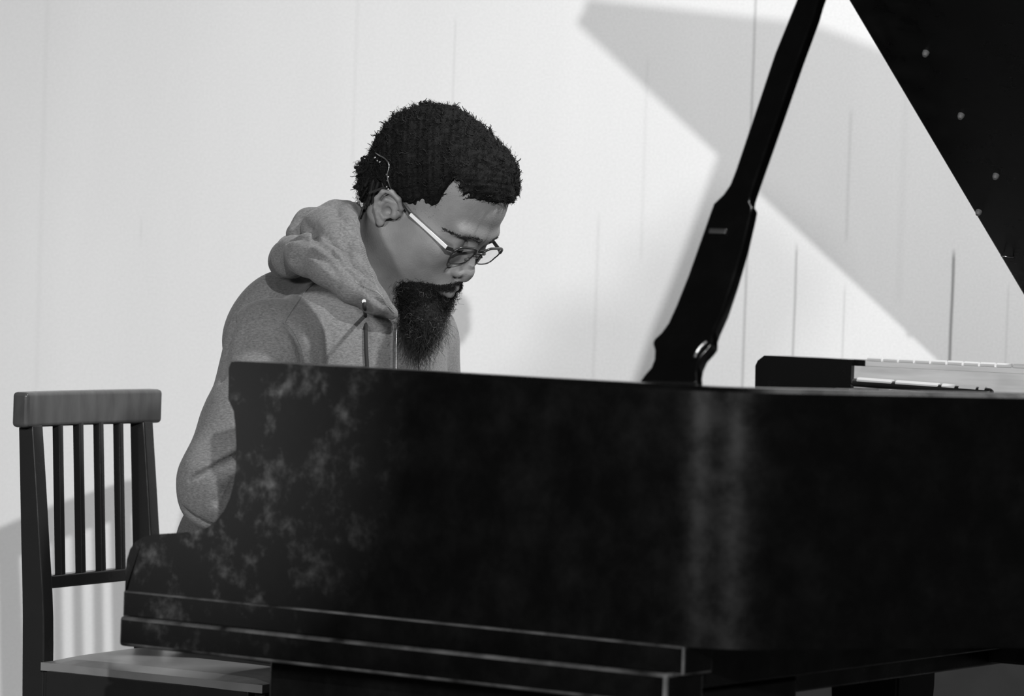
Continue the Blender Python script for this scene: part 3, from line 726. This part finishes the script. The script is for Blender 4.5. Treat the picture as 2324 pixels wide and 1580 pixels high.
# ---- hair mass
def f_hair(X, Y, Z_):
    A = np.abs(Y)
    d = s_ell(X, Y, Z_, (-.028, 0, .055), (.097, .085, .097))
    d = smin(d, s_ell(X, Y, Z_, (.033, 0, .087), (.069, .076, .066)), .03)
    d = smin(d, s_ell(X, Y, Z_, (-.082, 0, -.010), (.026, .044, .044)), .03)
    d = d + .0024*np.sin(X*260+Z_*90)*np.sin(Y*240+1)*np.sin(Z_*250+X*60) + .0016*np.sin(X*520+Y*130)*np.sin(Z_*480+Y*210) + .0022*np.sin(X*110-Y*70+2)*np.sin(Z_*120+Y*80)
    jit = .0025*np.sin(X*600+Y*200)+.002*np.sin(X*310-Z_*420)
    noA = np.maximum(-(X+.020), Z_-(.020+.35*(X-.02))-jit)
    noB = np.maximum(-(X-.043), Z_-(.090+.010*np.exp(-((X-.049)/.011)**2)+.012*np.clip((X-.085)/.02, 0, 1))-jit)
    noB = np.maximum(noB, -(X-.0445-(.09-Z_)*.10))
    nod = np.minimum(noA, noB)
    nod = np.minimum(nod, np.maximum(-(X+.055), np.maximum(Z_-.012, -(A-.060))))
    nod = np.minimum(nod, Z_+.058)
    return smax(d, -nod, .008)
vv, qq = sdf_net(f_hair, (-.15, -.11, -.09), (.125, .11, .18), .0023)
hair = net_obj('hair', HC+vv@HM.T, qq, M['hair'], person)
def strands(name, paths, radii, mat_, parent, n=4):
    V = []; F = []; base = 0
    for pts, r in zip(paths, radii):
        pts = np.asarray(pts); m = len(pts)
        dd = np.gradient(pts, axis=0); dd /= np.linalg.norm(dd, axis=1)[:, None]+1e-9
        a = np.cross(dd, [.31, .57, .76]); a /= np.linalg.norm(a, axis=1)[:, None]+1e-9; b = np.cross(dd, a)
        rr = r*np.linspace(1, .45, m) if not hasattr(r, '__len__') else np.asarray(r)
        for k in range(n):
            t = 2*math.pi*k/n; V.append(pts+(a*math.cos(t)+b*math.sin(t))*rr[:, None])
        # ring-major index: k*m+i
        for k in range(n):
            k2 = (k+1) % n
            F += [(base+k*m+i, base+k2*m+i, base+k2*m+i+1, base+k*m+i+1) for i in range(m-1)]
        F.append(tuple(base+k*m+m-1 for k in range(n)))
        base += n*m
    V = np.concatenate(V)
    return link(name, V, F, mat_, parent, smooth=True)
# frizzy short locks over the whole scalp
hvn = vv.astype(float)
eps = .002
def grad(f, p):
    g = []
    for i in range(3):
        a = p.copy(); b = p.copy(); a[:, i] += eps; b[:, i] -= eps
        g.append(f(a[:, 0], a[:, 1], a[:, 2])-f(b[:, 0], b[:, 1], b[:, 2]))
    g = np.stack(g, 1); return g/(np.linalg.norm(g, axis=1)[:, None]+1e-9)
def scalp(n, L, r, lift, wave, name, sides=3, sink=.001):
    ro = hvn[R_.integers(0, len(hvn), n)]+R_.normal(size=(n, 3))*.0006
    sk = s_ell(ro[:, 0], ro[:, 1], ro[:, 2], (-.012, 0, .05), (.105, .076, .086)); ro = ro[sk > .003]
    gn = grad(f_hair, ro); ok = gn[:, 2] > -.6; ro = ro[ok]; gn = gn[ok]; m = len(ro)
    back = np.array([-.75, 0, .1])+R_.normal(size=(m, 3))*.55; tg = back-gn*(back*gn).sum(1)[:, None]; tg /= np.linalg.norm(tg, axis=1)[:, None]+1e-9
    bn = np.cross(gn, tg); l = R_.uniform(*L, size=m)[:, None, None]; t = np.linspace(0, 1, 6)[None, :, None]; ph = R_.uniform(0, 6.28, m)[:, None, None]; fq = R_.uniform(6, 13, m)[:, None, None]
    lf = R_.uniform(*lift, size=m)[:, None, None]; sd = R_.uniform(-.6, .6, m)[:, None, None]
    pts = (ro-gn*sink)[:, None]+tg[:, None]*l*t+bn[:, None]*(sd*l*t*t+wave*np.sin(t*fq+ph))+gn[:, None]*(lf*l*t+wave*np.cos(t*fq+ph)*.8)
    pts = HC+pts@HM.T
    return strands(name, list(pts), list(R_.uniform(*r, size=m)), M['curl'], hair, sides)
scalp(2200, (.007, .015), (.0008, .0013), (-.05, .25), .0012, 'hair_locks', 5)
scalp(15000, (.004, .011), (.00028, .00055), (-.05, .55), .0011, 'hair_frizz')
# tied-back locks hanging at the nape
paths = []; rad = []
ends = [(806, 424, -.02), (812, 400, .0), (818, 372, .0), (822, 360, -.01), (812, 386, -.03), (836, 496, -.055), (822, 492, -.045), (830, 470, -.06), (815, 412, -.03), (808, 380, .02), (818, 440, .0), (826, 455, -.02), (845, 480, -.062), (822, 430, -.045), (812, 428, .03),
        (826, 384, -.04), (816, 392, -.05), (830, 420, -.06), (840, 450, -.066), (824, 476, -.03), (832, 486, -.02), (828, 402, .04), (822, 366, .03), (834, 440, .02), (836, 462, -.064)]
for j, (x, y, la) in enumerate(ends):
    s0 = hpx(866+R_.uniform(-12, 8), 378+R_.uniform(-22, 30), la*.9-.008); e0 = hpx(x, y, la)
    dn = -HZ*0; down = wh(HC-Z)/1.0; down = down/np.linalg.norm(down)
    dist = np.linalg.norm(e0-s0); mid = (s0+e0)/2-down*dist*.28+R_.normal(size=3)*.004; q1 = s0*.3+e0*.7-down*dist*.08
    pts = np.array(smooth_path([s0, mid, q1, e0, e0+(e0-q1)*.12], 5)); paths.append(HC+pts@HM.T)
    r0_ = R_.uniform(.0026, .0036); rad.append(r0_*(1+.12*np.sin(np.arange(len(pts))*2.1))*np.linspace(1.05, .75, len(pts)))
for j in range(70):
    la = R_.uniform(-.06, .05); s0 = hpx(868+R_.uniform(-14, 8), 370+R_.uniform(-20, 60), la); e0 = hpx(R_.uniform(814, 845), R_.uniform(362, 455), la)
    mid = (s0+e0)/2+R_.normal(size=3)*.008; pts = np.array(smooth_path([s0, mid, e0], 5)); paths.append(HC+pts@HM.T); rad.append(np.linspace(1, .6, len(pts))*R_.uniform(.0014, .0026))
strands('hair_locks', paths, rad, M['curl'], hair, 7)
paths = []; rad = []
for j in range(500):
    la = R_.uniform(-.06, .05); p = hpx(R_.uniform(808, 850), R_.uniform(362, 470), la); t = np.linspace(0, 1, 7)[:, None]; d0 = R_.normal(size=3); d0 /= np.linalg.norm(d0); c = np.cross(d0, R_.normal(size=3)); c /= np.linalg.norm(c); e = np.cross(d0, c)
    if hpx(0, 0, 0) is None: break
    pts = p+d0*.007*t+(c*np.cos(t*8)+e*np.sin(t*8))*.002; paths.append(HC+pts@HM.T); rad.append(.0003)
strands('hair_fuzz', paths, rad, M['curl'], hair, 3)

# ---- beard and moustache
bd_c = hw((.082, 0, -.100))
b_end = at(962, 790, 5.94)
b_mid = at(957, 735, 5.93)
def f_beard(X, Y, Z_):       # world space
    d = s_cap(X, Y, Z_, hw((.078, .024, -.088)), hw((.078, -.024, -.088)), .027)
    d = smin(d, s_cap(X, Y, Z_, hw((.066, -.034, -.082)), hw((.092, -.030, -.072)), .0155, .012), .012)
    d = smin(d, s_cap(X, Y, Z_, hw((.066, .034, -.082)), hw((.092, .030, -.072)), .0155, .012), .012)
    d = smin(d, s_cap(X, Y, Z_, hw((.098, .012, -.088)), hw((.098, -.012, -.088)), .017), .01)
    d = smin(d, s_cap(X, Y, Z_, bd_c-Z*.005, b_mid, .036, .022), .03)
    d = smin(d, s_cap(X, Y, Z_, b_mid, b_end, .021, .003), .02)
    return d+.0018*np.sin(X*420+Z_*120)*np.sin(Z_*390+Y*200)+.0012*np.sin(X*800)*np.sin(Z_*700)
fp = np.array([bd_c, b_end, b_mid])
vv, qq = sdf_net(f_beard, fp.min(0)-.09, fp.max(0)+.10, .0028)
beard = net_obj('beard', vv, qq, M['hair'], person)
def curls(src, grd, n, L, r, drop, curl, m_, name, parent, filt=None, lift=.4):
    idx_ = R_.integers(0, len(src), n); P0 = src[idx_]; G = grd[idx_]; paths = []; rad = []
    for p, nrm in zip(P0, G):
        if filt is not None and not filt(p): continue
        d0 = nrm*lift-Z*drop+R_.normal(size=3)*.35; d0 /= np.linalg.norm(d0); c = np.cross(d0, R_.normal(size=3)); c /= np.linalg.norm(c); e = np.cross(d0, c)
        l = R_.uniform(*L); t = np.linspace(0, 1, 9)[:, None]; ph = R_.uniform(0, 6.28); w_ = R_.uniform(7, 15)
        pts = p-nrm*.003+d0*l*t-Z*l*.35*t*t*drop+(c*np.cos(t*w_+ph)+e*np.sin(t*w_+ph))*curl*(.3+t)
        paths.append(pts); rad.append(r*R_.uniform(.7, 1.3))
    return strands(name, paths, rad, m_, parent, 3)
def grad_w(f, p):
    g = []
    for i in range(3):
        a = p.copy(); b = p.copy(); a[:, i] += .003; b[:, i] -= .003; g.append(f(a[:, 0], a[:, 1], a[:, 2])-f(b[:, 0], b[:, 1], b[:, 2]))
    g = np.stack(g, 1); return g/(np.linalg.norm(g, axis=1)[:, None]+1e-9)
bg = grad_w(f_beard, vv.astype(float))
near_low = lambda p: True
curls(vv, bg, 8500, (.005, .015), .00032, .45, .0030, M['beard'], 'beard_curls', beard)
low = vv[:, 2] < b_mid[2]+.02
curls(vv[low], bg[low], 1500, (.012, .036), .00028, 1.2, .0026, M['beard'], 'beard_curls', beard, lift=.35)
curls(vv, bg, 260, (.012, .026), .00034, .5, .0026, M['grey_hair'], 'grey_beard_hairs', beard)
# moustache and lip line from the head surface
bvh = BVHTree.FromPolygons([tuple(v) for v in hv], [tuple(int(i) for i in q) for q in hq])
def surf(y, z, x0=.2):
    h_ = bvh.ray_cast(Vector((x0, y, z)), Vector((-1, 0, 0)))
    if h_[0] is None: return None, None
    n_ = np.array(h_[1]); n_ = n_ if n_[0] > 0 else -n_
    return np.array(h_[0]), n_
def patch(n, fn, L, r, dirf, m_, name, curl=.0008, parent=person):
    paths = []; rad = []
    for _ in range(n):
        y, z = fn(); p, nn_ = surf(y, z)
        if p is None: continue
        d0 = dirf(y, z)+nn_*.35+R_.normal(size=3)*.22; d0 /= np.linalg.norm(d0); c = np.cross(d0, R_.normal(size=3)); c /= np.linalg.norm(c)
        l = R_.uniform(*L); t = np.linspace(0, 1, 6)[:, None]; ph = R_.uniform(0, 6)
        pts = p-nn_*.001+d0*l*t-nn_*l*.25*t*t+c*np.sin(t*6+ph)*curl
        paths.append(HC+pts@HM.T); rad.append(r*R_.uniform(.7, 1.2))
    return strands(name, paths, rad, m_, parent, 3)
def must_fn():
    y = R_.uniform(-.034, .034); a = abs(y); return y, -.0390-.30*a-.010*(a/.03)**2+R_.uniform(-.0045, .0045)+ (.001 if a < .004 else 0)
patch(1500, must_fn, (.006, .012), .00036, lambda y, z: np.array([.15, np.sign(y)*.55, -.75]), M['beard'], 'moustache', .001)
def goat_fn():
    y = R_.uniform(-.036, .036); return y, R_.uniform(-.098, -.067)-abs(y)*.1
patch(1100, goat_fn, (.005, .012), .00034, lambda y, z: np.array([.1, np.sign(y)*.2, -.9]), M['beard'], 'chin_stubble', .0012)
def brow_fn(s_=1):
    u = R_.uniform(0, 1); y = .007+.050*u**1.2; return s_*y, .0345+.006*math.sin(u*2.2)-.014*u*u+R_.uniform(-.0055, .0045)*(1-.6*u)
for sd_ in (-1, 1): patch(620, lambda: brow_fn(sd_), (.004, .008), .00034, lambda y, z: np.array([-.1, np.sign(y)*.9, .35]), M['beard'], 'eyebrow', .0003)
def lash_fn(s_=1):
    u = R_.uniform(0, 1); return s_*(.021+.021*u), .0085-.001*u+R_.uniform(-.0008, .0008)
for sd_ in (-1, 1): patch(80, lambda: lash_fn(sd_), (.004, .007), .00026, lambda y, z: np.array([.8, np.sign(y)*.3, -.45]), M['beard'], 'eyelashes', .0002)
# scalp stubble along the hairline at the temple
def temple_paths(s_):
    paths = []; rad = []
    for _ in range(900):
        x = R_.uniform(.015, .085); z = R_.uniform(.012, .11); h_ = bvh.ray_cast(Vector((x, s_*.2, z)), Vector((0, -s_, 0)))
        if h_[0] is None: continue
        e_ = min(abs(z-(.022+.35*(x-.02))) if x < .05 else 9, abs(x-.051) if z < .095 else 9, abs(z-.100) if x > .05 else 9)
        if e_ > .004*R_.uniform(.2, 1): continue
        p = np.array(h_[0]); nn_ = np.array([0, s_*1., 0]); d0 = np.array([R_.normal()*.5, s_*.6, R_.normal()*.5]); t = np.linspace(0, 1, 4)[:, None]
        paths.append(HC+(p-nn_*.001+d0*R_.uniform(.002, .004)*t)@HM.T); rad.append(.00022)
    return paths, rad
for sd_ in (-1, 1):
    pth, rd = temple_paths(sd_); strands('hairline_fuzz', pth, rd, M['curl'], hair, 3)

# ---- glasses (worn, a thing of their own)
glasses = empty('eyeglasses', hw((.11, 0, .01)), 'thin metal-rimmed eyeglasses with a light temple, low on the nose of the person', 'glasses')
M['frame'] = mat('smoky_frame', .03, .25, .6)
M['pale_temple'] = mat('pale_temple', .95, .3, .6)
gl = bpy.data.materials.new('lens_glass'); gl.use_nodes = True; g_ = gl.node_tree.nodes['Principled BSDF']
_nt = gl.node_tree; _tr = _nt.nodes.new('ShaderNodeBsdfTransparent'); _tr.inputs[0].default_value = (.95, .95, .95, 1); _gs = _nt.nodes.new('ShaderNodeBsdfGlossy'); _gs.inputs['Roughness'].default_value = .02
_mx = _nt.nodes.new('ShaderNodeMixShader')
_mx.inputs[0].default_value = .05; _nt.links.new(_tr.outputs[0], _mx.inputs[1]); _nt.links.new(_gs.outputs[0], _mx.inputs[2]); _nt.links.new(_mx.outputs[0], _nt.nodes['Material Output'].inputs[0])
def lens_ring(c, s_):
    out = []
    for k in range(40):
        a = 2*math.pi*k/40; ca, sa = math.cos(a), math.sin(a); e = .62
        y = .0255*abs(ca)**e*np.sign(ca); z = .0165*abs(sa)**e*np.sign(sa)
        if sa < 0: y *= .90
        x = -.10*abs(y+s_*0)**1.0*(1 if y*s_ > 0 else -.2)
        out.append(np.array(c)+np.array([x+z*.12, y, z]))
    return out
lc = {-1: (.1125, -.0335, .0085), 1: (.1135, .0345, .0105)}
fr = MB()
for s_ in (-1, 1):
    rg = lens_ring(lc[s_], s_); w_ = [hw(p) for p in rg]
    fr.tube(w_+[w_[0], w_[1]], .0011, 8, cap=False)
    top = [hw(p+np.array([.0004, 0, .0008])) for p in rg[1:20]]
    fr.tube(top, .0021, 8)
br = smooth_path([hw(p) for p in ((.1155, -.0095, .0175), (.1215, -.003, .0205), (.1215, .004, .0207), (.1165, .0105, .0190))], 4); fr.tube(br, .0017, 8)
br = smooth_path([hw(p) for p in ((.1150, -.0090, .011), (.1215, -.002, .0145), (.1215, .003, .0147), (.116, .010, .0125))], 4); fr.tube(br, .0011, 8)
frame = fr.build('frame', M['frame'], glasses, smooth=True)
for s_ in (-1, 1):
    rg = lens_ring(lc[s_], s_); c_ = np.mean(rg, 0); V = [hw(p*.99+c_*.01) for p in rg]; ctr = hw(c_+np.array([.0012, 0, 0]))
    off = HX*.0016; V2 = [p-off for p in V]
    n_ = len(V); VV = V+[ctr]+V2+[ctr-off]
    FF = [(i, (i+1) % n_, n_) for i in range(n_)]+[(n_+1+(i+1) % n_, n_+1+i, 2*n_+1) for i in range(n_)]+[(i, n_+1+i, n_+1+(i+1) % n_, (i+1) % n_) for i in range(n_)]
    link('lens', VV, FF, gl, glasses, smooth=False)
    pd = lc[s_]; MB().tube([hw((.112, s_*.010, .004)), hw((.108, s_*.0105, -.002))], .0024, 8).build('nose_pad', M['rubber'], frame, smooth=True)
for s_ in (-1, 1):
    h0 = np.array((.1085, s_*.0615, .0165)); h1 = np.array((.104, s_*.069, .0155))
    if s_ < 0: t1 = hpx(931, 486, -.0805); t2 = hpx(912, 462, -.0795); t3 = hpx(897, 441, -.0815)
    else:
        t1 = np.array((.035, .079, .020)); t2 = np.array((.01, .080, .018)); t3 = np.array((-.004, .082, .020))
    t4 = t3+np.array([-.022, 0, -.006]); t5 = t4+np.array([-.014, -s_*(-.001), -.022])
    tm = MB()
    def flat(pts, hgt, th):
        V = []; pts = [np.array(p) for p in pts]
        for i, p in enumerate(pts):
            d = pts[min(i+1, len(pts)-1)]-pts[max(i-1, 0)]; d /= np.linalg.norm(d); u = np.cross(np.array([0, 1., 0]), d); u /= np.linalg.norm(u); h_ = hgt[i] if hasattr(hgt, '__len__') else hgt
            for a, b in ((-1, -1), (1, -1), (1, 1), (-1, 1)): V.append(hw(p+u*a*h_/2+np.array([0, b*th/2, 0])))
        m = len(pts); F_ = [(i*4+k, i*4+(k+1) % 4, (i+1)*4+(k+1) % 4, (i+1)*4+k) for i in range(m-1) for k in range(4)]+[(0, 1, 2, 3), tuple((m-1)*4+k for k in range(4))]
        return V, F_
    V, F_ = flat([h0, h1, h1+(t1-h1)*.02], [.005, .006, .006], .002); tm.add(V, F_)
    tmo = tm.build('temple', M['frame'], glasses, bevel=.0004)
    V, F_ = flat([h1+(t1-h1)*.01, h1+(t1-h1)*.5, t1], [.0056, .0050, .0052], .0018)
    MB().add(V, F_).build('temple_bar', M['pale_temple'] if s_ < 0 else M['frame'], tmo, bevel=.0004)
    V, F_ = flat([t1, t1+(t2-t1)*.15, t2, t3, t4, t5], [.005, .0026, .0024, .003, .0036, .003], .002)
    MB().add(V, F_).build('temple_tip', M['frame'], tmo, bevel=.0004)
# cord that runs from the temple up over the hair, with clear beads
cp = smooth_path([hw(hpx(x, y, la)) for x, y, la in ((893, 437, -.084), (884, 420, -.093), (879, 398, -.097), (883, 378, -.097), (876, 362, -.093), (860, 352, -.08), (850, 345, -.06))], 6)
cord = MB().tube(cp, .0011, 6).build('glasses_cord', M['dull_metal'], glasses, smooth=True)
for (x, y) in ((851, 358), (857, 365), (862, 368), (878, 396), (881, 402), (880, 410), (878, 424), (881, 430)):
    c = hw(hpx(x, y, -.094 if y > 380 else -.085))
    MB().tube([c-Z*.0016, c-Z*.0008, c+Z*.0008, c+Z*.0016], [.0008, .0018, .0018, .0008], 8).build('cord_bead', M['metal'], cord, smooth=True)

# ---- sweatshirt trimmings (children of the hoodie / hood)
hb = BVHTree.FromPolygons([tuple(v.co+hoodie.location+person.location) for v in hoodie.data.vertices], [tuple(p.vertices) for p in hoodie.data.polygons])
hd = BVHTree.FromPolygons([tuple(v.co+hood.location+person.location) for v in hood.data.vertices], [tuple(p.vertices) for p in hood.data.polygons])
def on_cloth(px, py, tree=None, lift=.0008):
    d = Vector(ray(px, py)); d.normalize(); best = None
    for tr in ((hb, hd) if tree is None else (tree,)):
        h_ = tr.ray_cast(Vector(CAM), d)
        if h_[0] is not None and (best is None or h_[3] < best[1]): best = (np.array(h_[0]), h_[3])
    if best is None: return None
    return best[0]-np.array(d)*lift
def cloth_line(name, pts, r, m_, parent, tree=None, lift=.0006, sub=6, n=6):
    pp_ = [on_cloth(p[0], p[1], tree, lift) for p in smooth_path([np.array((x, y, 0.)) for x, y in pts], sub)]
    pp_ = [p for p in pp_ if p is not None]
    if len(pp_) < 2: return None
    return MB().tube(pp_, r, n).build(name, m_, parent, smooth=True)
M['seam'] = knit('seam_knit', .17, .3); M['stitch'] = mat('pale_stitching', .3, .8)
cloth_line('seam', [(742, 622), (700, 655), (672, 690), (650, 724), (646, 736)], .0011, M['seam'], hoodie, hb)
cloth_line('seam', [(560, 727), (590, 721), (622, 724), (648, 736), (668, 762), (684, 800), (692, 850)], .0011, M['seam'], hoodie, hb)
cloth_line('zipper', [(902, 724), (900, 770), (899, 830), (899, 870)], .0011, M['dull_metal'], hoodie, hb, .0004)
cloth_line('zipper_flap', [(893, 720), (890, 770), (889, 830), (889, 870)], .0030, M['seam'], hoodie, hb, .0)
cloth_line('seam', [(955, 740), (950, 790), (950, 850)], .0012, M['cord'], hoodie, hb, .0002)
zt = on_cloth(905, 712); 
if zt is not None:
    zp = MB().box(zt-FW*.004+Z*.001-CR*.003, CR*.006, -Z*.010, -FW*.003).tube([zt-FW*.006-Z*.008, zt-FW*.006-Z*.024-CR*.002], .0012, 6).build('zipper_pull', M['metal'], hoodie, bevel=.0006)
dc = [on_cloth(x, y, None, .004) for x, y in ((827, 688), (828, 700), (829, 715), (830, 750), (831, 790), (833, 826), (834, 850))]
dc = [p for p in dc if p is not None]
if len(dc) > 2:
    dcp = smooth_path(dc, 5); MB().tube(dcp, .0030, 8).build('drawstring', M['cord'], hoodie, smooth=True)
ey = on_cloth(826, 684, None, .001)
if ey is not None: MB().tube([ey, ey-FW*.002], .0032, 14).build('eyelet', M['metal'], hoodie)
# pale stitching along the hood opening
sp_pts = [(806, 500), (812, 520), (818, 540), (828, 575), (838, 605), (850, 640), (862, 662), (878, 690), (893, 708)]
stm = MB()
for x, y in [(p[0], p[1]) for p in smooth_path([np.array((a, b, 0.)) for a, b in sp_pts], 7)]:
    a = on_cloth(x-3, y-1, None, .0005); b = on_cloth(x+3, y+3, None, .0005)
    if a is not None and b is not None and np.linalg.norm(a-b) < .012: stm.tube([a, b], .0006, 4)
if stm.v: stm.build('hood_stitching', M['stitch'], hood)
stm = MB()
for x, y in [(p[0], p[1]) for p in smooth_path([np.array((a, b, 0.)) for a, b in ((808, 640), (830, 652), (852, 660), (866, 672), (880, 690), (894, 706))], 6)]:
    a = on_cloth(x-2, y-3, None, .0005); b = on_cloth(x+2, y+3, None, .0005)
    if a is not None and b is not None and np.linalg.norm(a-b) < .012: stm.tube([a, b], .0006, 4)
if stm.v: stm.build('hood_stitching', M['stitch'], hood)

# ---- trousers and shoes (hidden behind the piano in this view)
ap = np.array([pelvis, knee_r, knee_l, ank_r, ank_l]); lo = ap.min(0)-.16; hi = ap.max(0)+.16; lo[2] = .05; hi[2] = .74
def f_tr2(X, Y, Z_):
    C_ = lambda a, b, ra, rb_: s_cap(X, Y, Z_, a, b, ra, rb_)
    d = C_(pelvis-P*.05+Z*.01, pelvis+P*.05+Z*.01, .105, .105)
    for k_, a_, sd in ((knee_r, ank_r, -1), (knee_l, ank_l, 1)):
        d = smin(d, C_(pelvis+P*sd*.07-Z*.005, k_, .082, .056), .04); d = smin(d, C_(k_, a_+Z*.02, .056, .05), .03)
    return smax(d, .075-Z_, .004)
vv, qq = sdf_net(f_tr2, lo, hi, .008); net_obj('trousers', vv, qq, M['trousers'], person)
for a_ in (ank_r, ank_l):
    def f_sh(X, Y, Z_, a_=a_):
        d = s_cap(X, Y, Z_, a_-D*.02-Z*.03, a_+D*.06-Z*.045, .042, .038); d = smin(d, s_cap(X, Y, Z_, a_+D*.06-Z*.045, a_+D*.16-Z*.05, .040, .030), .03)
        return smax(d, .004-Z_, .004)
    lo = a_-np.array([.12, .2, .1]); hi = a_+np.array([.24, .12, .06]); lo[2] = -.01
    vv, qq = sdf_net(f_sh, lo, hi, .006); net_obj('shoe', vv, qq, M['cord'], person)
